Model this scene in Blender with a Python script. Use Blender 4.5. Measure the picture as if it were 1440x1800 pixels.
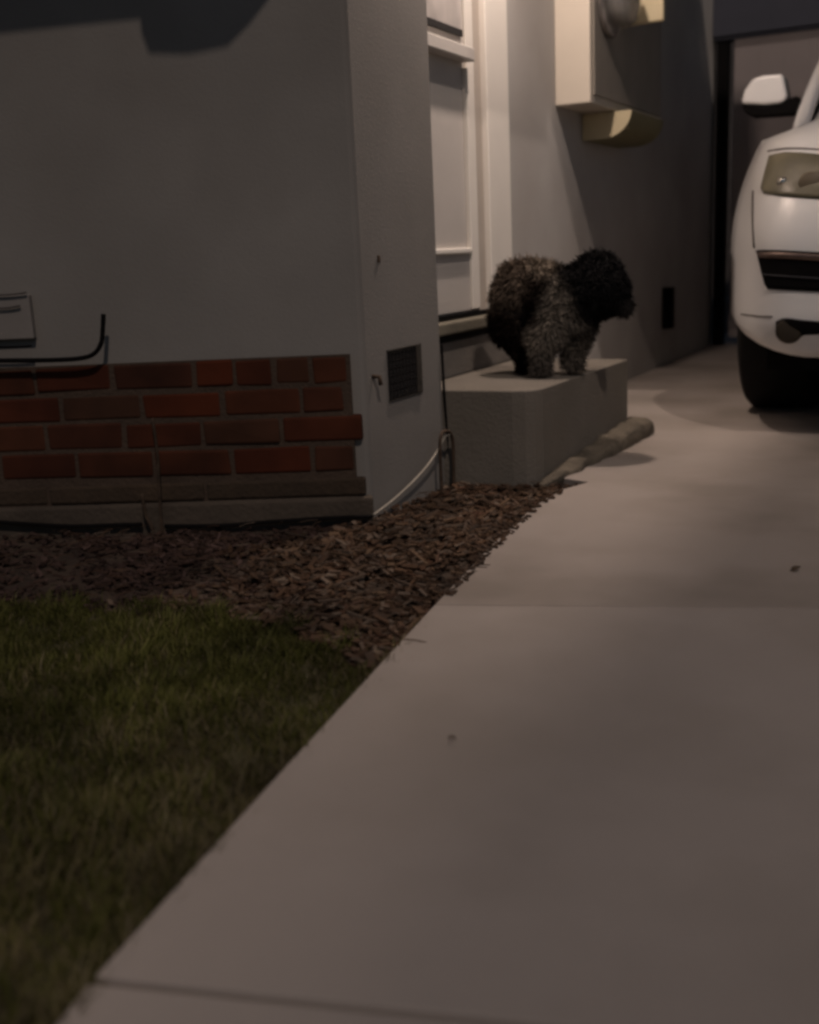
import bpy, bmesh, math, random
import numpy as np
from mathutils import Vector, Matrix, noise
random.seed(7); np.random.seed(7)
for o in list(bpy.data.objects): bpy.data.objects.remove(o)
S = bpy.context.scene
COL = S.collection

# ---------------------------------------------------------------- camera
H = 0.66                                     # eye height above the driveway (phone held low)
F = 1920.0
d = np.array([375, 8110, F]); d /= np.linalg.norm(d)
r = np.array([1000, -500, F]); r -= d*(r@d); r /= np.linalg.norm(r)
AZ = -d; AY = r; AX = np.cross(AY, AZ)
if AX[0] < 0: AX = -AX
M3 = np.array([AX, AY, AZ])                  # photo camera axes (x right, y down, z forward) -> world
cd = bpy.data.cameras.new("camera"); cam = bpy.data.objects.new("camera", cd); COL.objects.link(cam)
R = Matrix([[M3[i][0], -M3[i][1], -M3[i][2]] for i in range(3)])
cam.matrix_world = Matrix.Translation((0, 0, H)) @ R.to_4x4()
cd.sensor_fit = 'VERTICAL'; cd.sensor_height = 36; cd.lens = F/1800*36
cd.clip_start = .05; cd.clip_end = 500
cd.dof.use_dof = True; cd.dof.focus_distance = 2.6; cd.dof.aperture_fstop = 2.4
S.camera = cam

# ---------------------------------------------------------------- light
SUND = Vector((.42, -.50, .78)).normalized()  # towards the street light behind the viewer
elev = math.asin(SUND.z); az = math.atan2(SUND.x, SUND.y)
w = bpy.data.worlds.new("World"); S.world = w; w.use_nodes = True
nt = w.node_tree; bg = nt.nodes['Background']
sky = nt.nodes.new('ShaderNodeTexSky'); sky.sky_type = 'NISHITA'; sky.sun_disc = False
sky.sun_elevation = elev; sky.sun_rotation = az
nt.links.new(sky.outputs[0], bg.inputs[0]); bg.inputs[1].default_value = 0.020
sd = bpy.data.lights.new("sun", 'SUN'); sun = bpy.data.objects.new("sun", sd); COL.objects.link(sun)
sd.energy = .93; sd.angle = math.radians(1.2); sd.color = (1, .83, .72)
sun.rotation_euler = SUND.to_track_quat('Z', 'Y').to_euler(); sun.location = (3, -4, 6)
S.view_settings.view_transform = 'Standard'; S.view_settings.look = 'None'
S.view_settings.exposure = 0; S.view_settings.gamma = 1
S.cycles.filter_width = 3.0

# ---------------------------------------------------------------- helpers
def ray(x, y): return M3 @ np.array([x-720, y-900, F])
def G(x, y, z=0.):
    v = ray(x, y); p = v*((z-H)/v[2]); return Vector((p[0], p[1], z))
def WX(x, y, X0):
    v = ray(x, y); p = v*X0/v[0]; return Vector((X0, p[1], p[2]+H))
def WY(x, y, Y0):
    v = ray(x, y); p = v*Y0/v[1]; return Vector((p[0], Y0, p[2]+H))

def mat(name, col, rough=.8, var=.12, scale=8, bump=.15, bscale=60, metallic=0, spec=.3, col2=None, trans=0, coat=0, detail=6, stain=None):
    m = bpy.data.materials.new(name); m.use_nodes = True
    n = m.node_tree.nodes; l = m.node_tree.links; b = n['Principled BSDF']
    b.inputs['Roughness'].default_value = rough; b.inputs['Metallic'].default_value = metallic
    b.inputs['Specular IOR Level'].default_value = spec
    if trans: b.inputs['Transmission Weight'].default_value = trans
    if coat: b.inputs['Coat Weight'].default_value = coat
    tc = n.new('ShaderNodeTexCoord')
    nz = n.new('ShaderNodeTexNoise'); nz.inputs['Scale'].default_value = scale; nz.inputs['Detail'].default_value = detail
    l.new(tc.outputs['Object'], nz.inputs['Vector'])
    cr = n.new('ShaderNodeValToRGB'); cr.color_ramp.elements[0].position = .3; cr.color_ramp.elements[1].position = .7
    c2 = col2 or tuple(min(1, c*(1+var)) for c in col)
    c1 = col if col2 else tuple(c*(1-var) for c in col)
    cr.color_ramp.elements[0].color = (*c1, 1); cr.color_ramp.elements[1].color = (*c2, 1)
    l.new(nz.outputs['Fac'], cr.inputs[0]); out = cr.outputs[0]
    if stain:
        n2 = n.new('ShaderNodeTexNoise'); n2.inputs['Scale'].default_value = stain[1]; n2.inputs['Detail'].default_value = 4
        l.new(tc.outputs['Object'], n2.inputs['Vector'])
        r2 = n.new('ShaderNodeValToRGB'); r2.color_ramp.elements[0].position = .42; r2.color_ramp.elements[1].position = .68
        l.new(n2.outputs['Fac'], r2.inputs[0])
        mx = n.new('ShaderNodeMixRGB'); mx.inputs[2].default_value = (*stain[0], 1)
        l.new(r2.outputs[0], mx.inputs[0]); l.new(out, mx.inputs[1]); out = mx.outputs[0]
    l.new(out, b.inputs['Base Color'])
    if bump:
        nb = n.new('ShaderNodeTexNoise'); nb.inputs['Scale'].default_value = bscale; nb.inputs['Detail'].default_value = 8
        l.new(tc.outputs['Object'], nb.inputs['Vector'])
        bp = n.new('ShaderNodeBump'); bp.inputs['Strength'].default_value = bump; bp.inputs['Distance'].default_value = .01
        l.new(nb.outputs['Fac'], bp.inputs['Height']); l.new(bp.outputs[0], b.inputs['Normal'])
    return m

def rndmat(name, cols, rough=.8):
    """colour picked per mesh island from a ramp"""
    m = bpy.data.materials.new(name); m.use_nodes = True
    n = m.node_tree.nodes; l = m.node_tree.links; b = n['Principled BSDF']
    b.inputs['Roughness'].default_value = rough; b.inputs['Specular IOR Level'].default_value = .2
    g = n.new('ShaderNodeNewGeometry'); cr = n.new('ShaderNodeValToRGB'); e = cr.color_ramp.elements
    for i, c in enumerate(cols):
        p = i/(len(cols)-1)
        el = e[0] if i == 0 else (e[len(e)-1] if i == len(cols)-1 else e.new(p))
        el.position = p; el.color = (*c, 1)
    l.new(g.outputs['Random Per Island'], cr.inputs[0])
    tc = n.new('ShaderNodeTexCoord'); nz = n.new('ShaderNodeTexNoise'); nz.inputs['Scale'].default_value = 5
    nz.inputs['Detail'].default_value = 5
    l.new(tc.outputs['Object'], nz.inputs['Vector'])
    mr = n.new('ShaderNodeMapRange'); mr.inputs[1].default_value = .3; mr.inputs[2].default_value = .7
    mr.inputs[3].default_value = .45; mr.inputs[4].default_value = 1.5
    l.new(nz.outputs['Fac'], mr.inputs[0])
    mx = n.new('ShaderNodeVectorMath'); mx.operation = 'SCALE'
    l.new(cr.outputs[0], mx.inputs[0]); l.new(mr.outputs[0], mx.inputs['Scale']); l.new(mx.outputs[0], b.inputs['Base Color'])
    return m

def obj(name, bm, m, parent=None, smooth=False, bevel=0, seg=2):
    me = bpy.data.meshes.new(name)
    if isinstance(bm, bmesh.types.BMesh):
        bmesh.ops.recalc_face_normals(bm, faces=bm.faces); bm.to_mesh(me); bm.free()
    else:
        me.from_pydata(*bm); me.update()
    o = bpy.data.objects.new(name, me); COL.objects.link(o)
    if m: me.materials.append(m)
    if smooth:
        for p in me.polygons: p.use_smooth = True
    if bevel:
        b = o.modifiers.new('b', 'BEVEL'); b.width = bevel; b.segments = seg; b.limit_method = 'ANGLE'
    if parent: o.parent = parent
    return o
def tag(o, label=None, cat=None, group=None, kind=None):
    if label: o['label'] = label
    if cat: o['category'] = cat
    if group: o['group'] = group
    if kind: o['kind'] = kind
    return o
def empty(name, label, cat, group=None):
    o = bpy.data.objects.new(name, None); COL.objects.link(o); o.empty_display_size = .05
    return tag(o, label, cat, group)

def box(bm, a, b, mtx=None):
    vs = [bm.verts.new(((a, b)[i][0], (a, b)[j][1], (a, b)[k][2])) for i in (0, 1) for j in (0, 1) for k in (0, 1)]
    for f in ((0, 1, 3, 2), (4, 6, 7, 5), (0, 4, 5, 1), (2, 3, 7, 6), (0, 2, 6, 4), (1, 5, 7, 3)):
        bm.faces.new([vs[i] for i in f])
    if mtx: bmesh.ops.transform(bm, matrix=mtx, verts=vs)
    return vs
def bx(a, b, mtx=None):
    bm = bmesh.new(); box(bm, a, b, mtx); return bm
def prism(bm, pts, off):
    """closed polygon extruded by vector off"""
    a = [bm.verts.new(p) for p in pts]; b = [bm.verts.new(Vector(p)+Vector(off)) for p in pts]
    bm.faces.new(a); bm.faces.new(list(reversed(b)))
    for i in range(len(a)):
        j = (i+1) % len(a); bm.faces.new((a[i], b[i], b[j], a[j]))
def tube(bm, pts, rad, n=8):
    pts = [Vector(p) for p in pts]; rings = []
    up = Vector((0.13, .21, 1)).normalized()
    for i, p in enumerate(pts):
        t = (pts[min(i+1, len(pts)-1)]-pts[max(i-1, 0)]).normalized()
        u = t.cross(up)
        if u.length < .1: u = t.cross(Vector((1, 0, 0)))
        u.normalize(); v = t.cross(u)
        rr = rad[i] if isinstance(rad, (list, tuple)) else rad
        rings.append([bm.verts.new(p+(u*math.cos(2*math.pi*k/n)+v*math.sin(2*math.pi*k/n))*rr) for k in range(n)])
    for a, b in zip(rings, rings[1:]):
        for k in range(n): bm.faces.new((a[k], a[(k+1) % n], b[(k+1) % n], b[k]))
    bm.faces.new(rings[0]); bm.faces.new(list(reversed(rings[-1])))
def smoothpath(P, n=8):
    P = [Vector(p) for p in P]; out = []
    Q = [P[0]]+P+[P[-1]]
    for i in range(1, len(Q)-2):
        for k in range(n):
            t = k/n; a, b, c, e = Q[i-1], Q[i], Q[i+1], Q[i+2]
            out.append(.5*((2*b)+(c-a)*t+(2*a-5*b+4*c-e)*t*t+(3*b-a-3*c+e)*t**3))
    out.append(P[-1]); return out
def lathe(bm, prof, c, axis='X', n=28):
    """prof = [(along, radius)]"""
    rings = []
    for a, rr in prof:
        ring = []
        for k in range(n):
            t = 2*math.pi*k/n; u, v = rr*math.cos(t), rr*math.sin(t)
            q = {'X': (a, u, v), 'Y': (u, a, v), 'Z': (u, v, a)}[axis]
            ring.append(bm.verts.new(Vector(c)+Vector(q)))
        rings.append(ring)
    for a, b in zip(rings, rings[1:]):
        for k in range(n): bm.faces.new((a[k], a[(k+1) % n], b[(k+1) % n], b[k]))
    bm.faces.new(rings[0]); bm.faces.new(rings[-1])

# ---------------------------------------------------------------- materials
M = dict(
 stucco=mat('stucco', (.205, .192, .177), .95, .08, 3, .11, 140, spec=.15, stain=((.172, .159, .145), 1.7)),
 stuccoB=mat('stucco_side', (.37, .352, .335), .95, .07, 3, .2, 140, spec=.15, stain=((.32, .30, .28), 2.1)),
 brick=rndmat('brick', [(.044, .010, .004), (.054, .012, .004), (.032, .011, .006), (.054, .016, .007), (.040, .018, .010), (.048, .010, .004)], .9),
 mortar=mat('mortar', (.055, .037, .026), .95, .2, 10, .5, 120),
 oldcon=mat('brown_old_brick', (.052, .034, .021), .95, .3, 7, .5, 80, stain=((.038, .026, .017), 4)),
 drive=mat('driveway_concrete', (.310, .272, .244), .92, .10, 1.3, .3, 320, spec=.15, stain=((.245, .213, .186), 1.9), detail=12),
 drive2=mat('driveway_far_concrete', (.285, .248, .220), .92, .10, 1.3, .3, 320, spec=.15, stain=((.205, .176, .151), 1.9), detail=12),  # slightly darker tone for the far slab
 groove=mat('joint_dirt', (.09, .075, .06), .95, .2, 30, .3),
 stoop=mat('stoop_concrete', (.142, .126, .107), .9, .12, 5, .35, 120, spec=.2, stain=((.13, .115, .095), 4)),
 foot=mat('rough_footing', (.105, .088, .066), .95, .35, 14, .9, 60),
 soil=mat('soil', (.05, .034, .024), .98, .4, 9, .9, 50),
 lawnsoil=mat('lawn_soil', (.04, .035, .015), .98, .3, 12, .6, 60),
 white=mat('white_trim_paint', (.72, .68, .62), .55, .03, 6, .05, 60, spec=.4),
 door=mat('door_paint', (.47, .44, .41), .5, .04, 5, .05, 50, spec=.4),
 glass=mat('dusky_glass', (.40, .37, .35), .35, .25, 9, 0, spec=.6),
 dark=mat('black_rubber', (.005, .0045, .0045), .8, .2, 20, .1),
 gap=mat('dark_shadow_gap', (.01, .009, .009), .95, .1, 20, 0),
 blackm=mat('black_painted_metal', (.02, .018, .017), .5, .2, 30, .1, metallic=.3),
 rust=mat('rusty_metal', (.05, .032, .02), .8, .4, 40, .4),
 hose=mat('pale_hose', (.27, .245, .205), .6, .1, 20, .05),
 panel=mat('beige_metal_panel', (.50, .45, .38), .5, .04, 5, .04, spec=.4),
 beige=mat('beige_plastic', (.50, .43, .28), .5, .05, 8, .05),
 grey=mat('grey_metal', (.30, .28, .27), .25, .15, 12, .1, metallic=.8),
 lens=mat('meter_glass', (.75, .75, .72), .08, .02, 5, 0, trans=.9, spec=.6),
 car=mat('white_car_paint', (.82, .81, .795), .28, .02, 2, 0, spec=.5, coat=.7),
 black=mat('black_plastic', (.005, .0045, .0045), .8, .15, 20, .05, spec=.08),
 cglass=mat('car_glass', (.012, .012, .014), .08, .1, 3, 0, spec=.6),
 seam=mat('seam_dark', (.10, .085, .075), .8, 0),
 chrome=mat('dull_chrome', (.20, .15, .13), .35, .15, 40, .1, metallic=.8),
 lamp=mat('headlight_lens', (.155, .14, .09), .3, .4, 7, .25, 25, spec=.5, coat=.25),
 reflector=mat('lamp_reflector', (.75, .72, .65), .15, .1, 20, 0, metallic=.9),
 garage=mat('gate_boards', (.235, .205, .20), .8, .06, 3, .15, 60),
 fascia=mat('blue_grey_fascia', (.05, .053, .07), .8, .1, 4, .1),
 bounce=mat('canopy_bounce', (.45, .43, .41), .8, .05, 4, .1),
 roof=mat('roof_felt', (.08, .07, .065), .9, .2, 10, .3),
)

# ---------------------------------------------------------------- ground
def slab(name, pts, z, th, m, label=None, bevel=0):
    bm = bmesh.new(); prism(bm, [(p[0], p[1], z) for p in pts], (0, 0, -th))
    return tag(obj(name, bm, m, bevel=bevel), kind='structure', label=label)
slab('ground', [(-60, -60), (60, -60), (60, 60), (-60, 60)], -.055, .2, M['soil'])
mulch_border = [G(-600, 1040), G(-200, 1046), G(0, 1050), G(150, 1052), G(300, 1062), G(430, 1078), G(520, 1100), G(600, 1140), G(672, 1176)]
edge = [Vector((-.25, -2.2, 0)), Vector((-.48, -.75, 0)), G(95, 1800), G(160, 1718), G(470, 1382), G(780, 1046), G(860, 962), G(905, 920), G(945, 884), G(985, 861), G(1035, 847)]
lawn = [(-6, -3)]+[(p.x+.0, p.y) for p in edge[:5]]+[(p.x, p.y) for p in reversed(mulch_border)]+[(-6, -1.2)]
slab('lawn_soil', lawn, -.03, .02, M['lawnsoil'])
# driveway slabs parted by tooled joints
j1d = Vector((.38, .102, 0)).normalized(); j2d = Vector((.679, .213, 0)).normalized()
ep1 = G(160, 1722); ep2 = G(764, 1063)
def far(p, dd, L=4.5): return p+dd*L
gw = Vector((0, .0045, 0))
slab('driveway', [edge[0], edge[1], edge[2], ep1-gw, far(ep1-gw, j1d), (4.4, -2.2)], 0, .08, M['drive'], bevel=.004)
slab('driveway', [ep1+gw, edge[4], ep2-gw*.2, far(ep2-gw*.2, j2d), far(ep1+gw, j1d)], 0, .08, M['drive'], bevel=.002)
slab('driveway', [ep2+gw*.2]+edge[5:]+[(-1.06, 3.0), (-1.2, 3.3), (-1.56, 3.6), (-1.56, 14), (5.0, 14), far(ep2+gw*.2, j2d)], 0, .08, M['drive2'], bevel=.002)
slab('driveway_base', [edge[0]+Vector((.02, 0, 0)), edge[1]+Vector((.02, 0, 0)), edge[4]+Vector((.02, 0, 0)), edge[6]+Vector((.02, 0, 0)), (-.9, 3.2), (5.2, 5), (5, -2.2)], -.014, .03, M['groove'])

# ---------------------------------------------------------------- house
CX, CY = -1.364, 2.422                       # front corner of the house
BX, BE = -1.50, 2.880                        # recessed side wall plane, end of the projecting corner
house = empty('house', 'grey stucco house with red brick base along its front wall and lit side door', 'house')
ux = Vector((-.917, -.399, 0)).normalized(); un = Vector((.399, -.917, 0)).normalized()   # along / out of the front wall
C0 = Vector((CX, CY, 0))
def A(s, out, z): return C0+ux*s+un*out+Vector((0, 0, z))
def WA(x, y, out=0):                         # photo point on the front wall
    v = Vector(ray(x, y)); n = un
    t = (n.dot(C0+un*out-Vector((0, 0, H))))/n.dot(v); p = v*t+Vector((0, 0, H)); return (p-C0).dot(ux), p.z
HT = 2.62
bm = bmesh.new()
prism(bm, [A(0, 0, -.05), A(5, 0, -.05), A(5, -.2, -.05), Vector((BX-.2, BE+.3, -.05)), Vector((BX, BE, -.05)), Vector((CX, BE, -.05))], (0, 0, HT+.05))
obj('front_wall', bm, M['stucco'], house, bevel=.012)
obj('shade_canopy', bx((BX+.001, 3.30, 2.60), (.70, 6.40, 2.68)), M['bounce'], house)  # unseen, added to shade the far wall and bonnet, pale to bounce light
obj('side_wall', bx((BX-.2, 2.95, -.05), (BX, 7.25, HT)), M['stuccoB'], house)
# roof overhang above the front wall, and over the side door
obj('roof', bx((BX-3, BE-.3, HT), (BX+.12, 7.4, HT+.12)), M['roof'], house)
# brick wainscot: rows of separate bricks on mortar backing
zs = [.418, .341, .266, .190, .114]
bm = bmesh.new(); bmo = bmesh.new()
ax_m = Matrix((( ux.x, un.x, 0, C0.x), (ux.y, un.y, 0, C0.y), (0, 0, 1, 0), (0, 0, 0, 1)))
s_end = [.045, .058, .012, .040]
for ri in range(4):
    s = s_end[ri]; z1 = zs[ri]; z0 = zs[ri+1]+.011
    if ri == 0: L0 = .085
    while s < 2.6:
        L = random.uniform(.19, .205)
        if ri == 0 and s < .42: L = random.choice([.085, .092, .10])
        elif s < s_end[ri]+.01 and ri % 2: L = .10
        o = random.uniform(.0165, .0205); dz = random.uniform(-.0025, .0025)
        vs = box(bm, (s, -.01, z0+dz), (s+L, o, z1+dz+random.uniform(-.002, .001)), ax_m)
        for q_ in vs: q_.co += Vector((random.gauss(0, .0016), random.gauss(0, .0012), random.gauss(0, .0016)))
        s += L+random.uniform(.008, .013)
wains = obj('brick_base', bm, M['brick'], house, bevel=.006)
box(bmo, (.035, -.01, .050), (2.7, .0145, .420), ax_m)
obj('mortar', bmo, M['mortar'], wains)
bm = bmesh.new(); s = .012
while s < 2.6:
    L = random.uniform(.38, .42); box(bm, (s, -.01, .058), (s+L, random.uniform(.017, .022), .1045+random.uniform(-.002, .001)), ax_m); s += L+.007
obj('brick_footing', bm, M['oldcon'], house, bevel=.006)
bm = bmesh.new(); box(bm, (-.004, -.01, -.04), (2.7, .030, .054), ax_m)
obj('foundation', bm, mat('foundation_concrete', (.062, .048, .036), .95, .25, 6, .5, 70), house, bevel=.008)
# door in the side wall
DZ = WX(810, 557, BX).z+.010
ysl = WX(815, 300, BX).y; yj = WX(832, 300, BX).y; yc0 = WX(846, 300, BX).y; yc1 = WX(884, 300, BX).y
y0 = 2.895
dob = obj('door', bx((BX-.03, y0, DZ+.006), (BX+.004, yj, 2.3)), M['door'], house, bevel=.003)
zpan = WX(800, 442, BX).z
bm = bmesh.new()                             # raised frame round the lower panel
ztop = WX(800, 146, BX).z
box(bm, (BX+.003, ysl, zpan-.006), (BX+.022, ysl+.012, ztop+.05)); box(bm, (BX+.003, y0+.02, zpan-.008), (BX+.020, ysl-.001, zpan+.010))
obj('panel_moulding', bm, M['white'], dob, bevel=.004)
obj('stile', bx((BX+.003, ysl+.016, DZ+.01), (BX+.014, yj-.002, 2.3)), M['white'], dob, bevel=.003)
zl1 = WX(786, 80, BX).z; zl0 = WX(786, 104, BX).z
obj('shelf', bx((BX+.003, y0, zl0), (BX+.050, ysl+.004, zl1)), M['door'], dob, bevel=.004)
obj('pane', bx((BX+.003, y0, WX(786, 50, BX).z), (BX+.008, ysl-.004, 2.2)), M['glass'], dob)
obj('glazing_bar', bx((BX+.003, y0, WX(786, 58, BX).z), (BX+.013, ysl, WX(786, 46, BX).z)), M['gap'], dob)
fr = obj('door_frame', bx((BX+.002, yc0, DZ-.0), (BX+.030, yc1, 2.34)), M['white'], house, bevel=.005)
obj('jamb', bx((BX+.001, yj, DZ-.002), (BX+.008, yc0-.001, 2.34)), mat('jamb_shade', (.42, .37, .32), .6, .05), fr)  # shade of the groove put into the jamb's darker colour
bm = bmesh.new()
box(bm, (BX+.001, y0, DZ-.012), (BX+.018, yc0, DZ+.003))
obj('door_seal', bm, M['black'], house)
bm = bmesh.new(); box(bm, (BX+.001, 2.884, DZ-.052), (BX+.055, yc1+.06, DZ-.014))
obj('threshold', bm, mat('threshold_wood', (.14, .125, .095), .8, .15, 9, .2), house, bevel=.006)
bm = bmesh.new(); box(bm, (BX+.001, 2.886, DZ-.078), (BX+.018, yc1+.05, DZ-.053))
obj('sill_shade', bm, M['gap'], house)  # dark strip standing for the shade under the threshold
bm = bmesh.new(); box(bm, (BX+.001, 2.886, .268), (BX+.022, yc1+.22, DZ-.079))
obj('riser', bm, mat('riser_concrete', (.21, .19, .17), .9, .12, 9, .3), house, bevel=.004)
# crawl-space vent in the projecting corner
v = [WX(680, 619, CX), WX(737, 606, CX), WX(737, 692, CX), WX(680, 702, CX)]
ya, yb, za, zb = v[0].y, v[1].y, (v[2].z+v[3].z)/2, (v[0].z+v[1].z)/2
vent = obj('vent', bx((CX-.004, ya, za), (CX+.003, yb, zb)), M['gap'], house)
bm = bmesh.new()
for (a, b) in (((CX+.001, ya-.004, zb), (CX+.005, yb+.004, zb+.004)), ((CX+.001, ya-.003, za-.003), (CX+.004, yb+.003, za)),
               ((CX+.001, yb-.030, za), (CX+.006, yb, zb))): box(bm, a, b)
obj('vent_frame', bm, mat('vent_frame', (.04, .034, .027), .8, .25, 20, .2), vent)
bm = bmesh.new()
for k in range(9): 
    yy = ya+.004+(yb-ya-.035)*k/8; box(bm, (CX+.003, yy, za+.002), (CX+.0045, yy+.0012, zb-.002))
for k in range(7):
    zz = za+.006+(zb-za-.012)*k/6; box(bm, (CX+.0046, ya+.002, zz), (CX+.0056, yb-.032, zz+.0012))
obj('vent_mesh', bm, M['blackm'], vent)
# dark control joint where the corner meets the porch step
bm = bmesh.new(); tube(bm, [(CX+.004, BE-.006, .40), (CX+.006, BE-.004, .25), (CX+.010, BE+.0, .13), (CX+.012, BE+.004, .03)], .004, 6)
tag(obj('cable', bm, M['black'], None), 'thin dark joint line running down the stucco corner beside the porch step', 'cable')  # no real cable, thin tube standing in for the dark joint line

# porch lamp over the door, out of frame
pl = empty('porch_lamp', 'porch lamp fixed to the wall above the side door', 'lamp')
LP = Vector((-1.15, 3.30, 2.30))
bm = bmesh.new(); lathe(bm, [(0, .05), (.02, .055), (.05, .03), (.09, .012)], (LP.x, LP.y, LP.z+.06), 'Z', 20)
obj('lamp_mount', bm, M['blackm'], pl, True)
bm = bmesh.new(); tube(bm, [(BX, LP.y, LP.z+.13), (BX+.2, LP.y, LP.z+.16), (LP.x, LP.y, LP.z+.14)], .010, 8)
obj('lamp_arm', bm, M['blackm'], pl, True)
bm = bmesh.new(); box(bm, (LP.x+.10, LP.y-.44, LP.z-.40), (LP.x+.108, LP.y+.34, LP.z+.15))
obj('light_block_plate', bm, M['blackm'], pl)  # unseen plate added to keep lamp light off the bonnet and driveway
bulb = mat('lit_bulb', (1, .9, .7), .5, 0, 5, 0)
b = bulb.node_tree.nodes['Principled BSDF']; b.inputs['Emission Color'].default_value = (1, .72, .45, 1); b.inputs['Emission Strength'].default_value = 4
bm = bmesh.new(); bmesh.ops.create_uvsphere(bm, u_segments=16, v_segments=10, radius=.028, matrix=Matrix.Translation(LP+Vector((0, 0, .035))))
obj('bulb', bm, bulb, pl, True)
ld = bpy.data.lights.new('porch_light', 'POINT'); lo = bpy.data.objects.new('porch_light', ld); COL.objects.link(lo)
lo.location = LP; lo.parent = pl; ld.energy = 106; ld.color = (1, .81, .70); ld.shadow_soft_size = .035

# unseen slab, outline shaped so its shadow falls at the top left
sh = [(-420, 118), (0, 60), (120, 47), (250, 34), (249, 60), (262, 95), (330, 97), (400, 83), (440, 42), (478, -8), (520, -70), (-420, -70)]
pts = []
for (x, y) in sh:
    s, z = WA(x, y); P0 = A(s, 0, z); t = (1.72-P0.z)/SUND.z; pts.append(P0+SUND*t)
bm = bmesh.new(); prism(bm, pts, (0, 0, .03))
aw = obj('shadow_slab', bm, M['roof'], house)

# ---------------------------------------------------------------- stoop
stoop = empty('porch_step', 'concrete porch step below the side door with the dog on it', 'step')
st = [(BX, BE+.001), (CX+.006, BE-.002), (-1.150, 2.884), (-1.115, 2.894), (-1.092, 2.914), (-1.081, 2.948), (-1.058, 3.745), (BX, 3.775)]
bm = bmesh.new(); prism(bm, [(x, y, -.05) for x, y in st], (0, 0, .268+.05))
bmesh.ops.subdivide_edges(bm, edges=bm.edges[:], cuts=5, use_grid_fill=True)
obj('step_block', bm, M['stoop'], stoop, bevel=.016, seg=4)
# rough strip of spilled concrete along its foot
bm = bmesh.new(); n = 46; rings = []
for i in range(n+1):
    t = i/n; y = 2.90+t*.93
    hh = (.010+.048*min(1, t*1.3))*(1 if t < .96 else .85); ww = .035+.045*min(1, t*1.6)
    if i in (0, n): hh *= .6; ww *= .7
    ring = []
    for k in range(11):
        a = math.pi*k/10
        ring.append(bm.verts.new((-1.078+.02*t+ww*(math.sin(a)**.35), y+.004*math.cos(a*3), -.02+(hh+.02)*(.5+.5*math.copysign(abs(math.cos(a))**.45, math.cos(a))))))
    rings.append(ring)
for a, b in zip(rings, rings[1:]):
    for k in range(10): bm.faces.new((a[k], a[k+1], b[k+1], b[k]))
bm.faces.new(rings[0]); bm.faces.new(rings[-1])
for vv in bm.verts:
    q = vv.co*15; vv.co += Vector((noise.noise(q), noise.noise(q+Vector((5, 5, 5)))*.6, noise.noise(q+Vector((9, 1, 4)))))*.009
fo = obj('rough_footing', bm, M['foot'], stoop, True)

# ---------------------------------------------------------------- meter box and neighbours
mb = empty('electric_panel', 'tall beige electric meter panel on the side wall, lit by the porch lamp', 'electric panel')
zb = 1.192; PX = BX+.142; Y0, Y1 = 4.285, 5.36
obj('cabinet', bx((BX+.001, Y0, zb), (PX, Y1, 2.1)), M['panel'], mb, bevel=.004)
obj('shaded_side_face', bx((PX+.001, Y0+.03, zb+.03), (PX+.008, Y1-.03, 2.05)), mat('panel_side_shade', (.20, .18, .155), .6, .1, 6, .1), mb, bevel=.003)  # side face coloured darker to carry its shade
mc = WX(1086, -2, PX+.05)
bm = bmesh.new(); lathe(bm, [(0, .138), (.026, .138), (.034, .128), (.038, .11)], (PX+.001, mc.y, mc.z), 'X', 40)
mt = obj('meter', bm, M['grey'], mb, True)
bm = bmesh.new(); lathe(bm, [(0, .075), (.045, .075), (.050, .06)], (PX+.036, mc.y, mc.z), 'X', 30)
obj('dial_housing', bm, M['grey'], mt, True)
bm = bmesh.new(); lathe(bm, [(0, .108), (.055, .106), (.080, .090), (.095, .05), (.098, .01)], (PX+.035, mc.y, mc.z), 'X', 40)
obj('glass_dome', bm, M['lens'], mt, True)
sy = mc.y+.20; s0_ = WY(1166, 36, sy)
obj('meter_socket', bx((PX+.001, sy, s0_.z), (s0_.x, sy+.035, 2.02)), M['beige'], mb, bevel=.008)
bm = bmesh.new(); lathe(bm, [(0, .016), (.03, .016)], (PX, Y0+.16, WX(1075, 22, PX).z), 'X', 14); box(bm, (PX, Y0+.12, WX(1075, 12, PX).z), (PX+.035, Y0+.15, WX(1075, -25, PX).z))
obj('latch', bm, M['grey'], mb, True)
ub = empty('utility_cover', 'small cream cover with a rounded corner under the electric meter panel', 'utility box')
q0 = WY(1062, 184, 4.62); q1 = WY(1111, 184, 4.62); q2 = WY(1075, 243, 4.62)
cx, zt, rx, rz = BX+.003, zb-.004, q1.x, q2.z
prof = [(cx, zt), (rx, zt)]
for k in range(0, 11):
    a = math.pi/2*k/10; prof.append((q0.x-.004+(rx-q0.x+.004)*math.cos(a), zt-(zt-rz)*math.sin(a)))
prof.append((cx, rz))
bm = bmesh.new(); prism(bm, [(x, 4.62, z) for x, z in prof[:1]+prof[2:]], (0, .52, 0))
obj('cover_body', bm, mat('shaded_cover', (.17, .15, .08), .6, .1, 8, .05), ub, bevel=.003)  # olive darkened to stand for shade along the body
bm = bmesh.new(); prism(bm, [(x, 4.612, z) for x, z in prof[:1]+prof[2:]], (0, .006, 0))
obj('lit_end_face', bm, M['beige'], ub)  # paler plate paints the lamp-lit end of the cover
bm = bmesh.new(); e0 = WY(1141, 216, 5.20); lathe(bm, [(0, .02), (.06, .02)], (e0.x-.03, 5.145, e0.z-.02), 'Y', 12)
obj('pipe_stub', bm, M['beige'], ub, True)
bm = bmesh.new(); p0 = WX(1168, 505, BX); lathe(bm, [(0, .03), (.05, .03)], (BX, p0.y, p0.z-.06), 'X', 12); box(bm, (BX+.001, p0.y-.05, p0.z-.22), (BX+.05, p0.y+.03, p0.z))
tag(obj('outlet_box', bm, M['black'], bevel=.003), 'small dark outlet box low on the shaded side wall behind the dog', 'outlet box')
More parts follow.
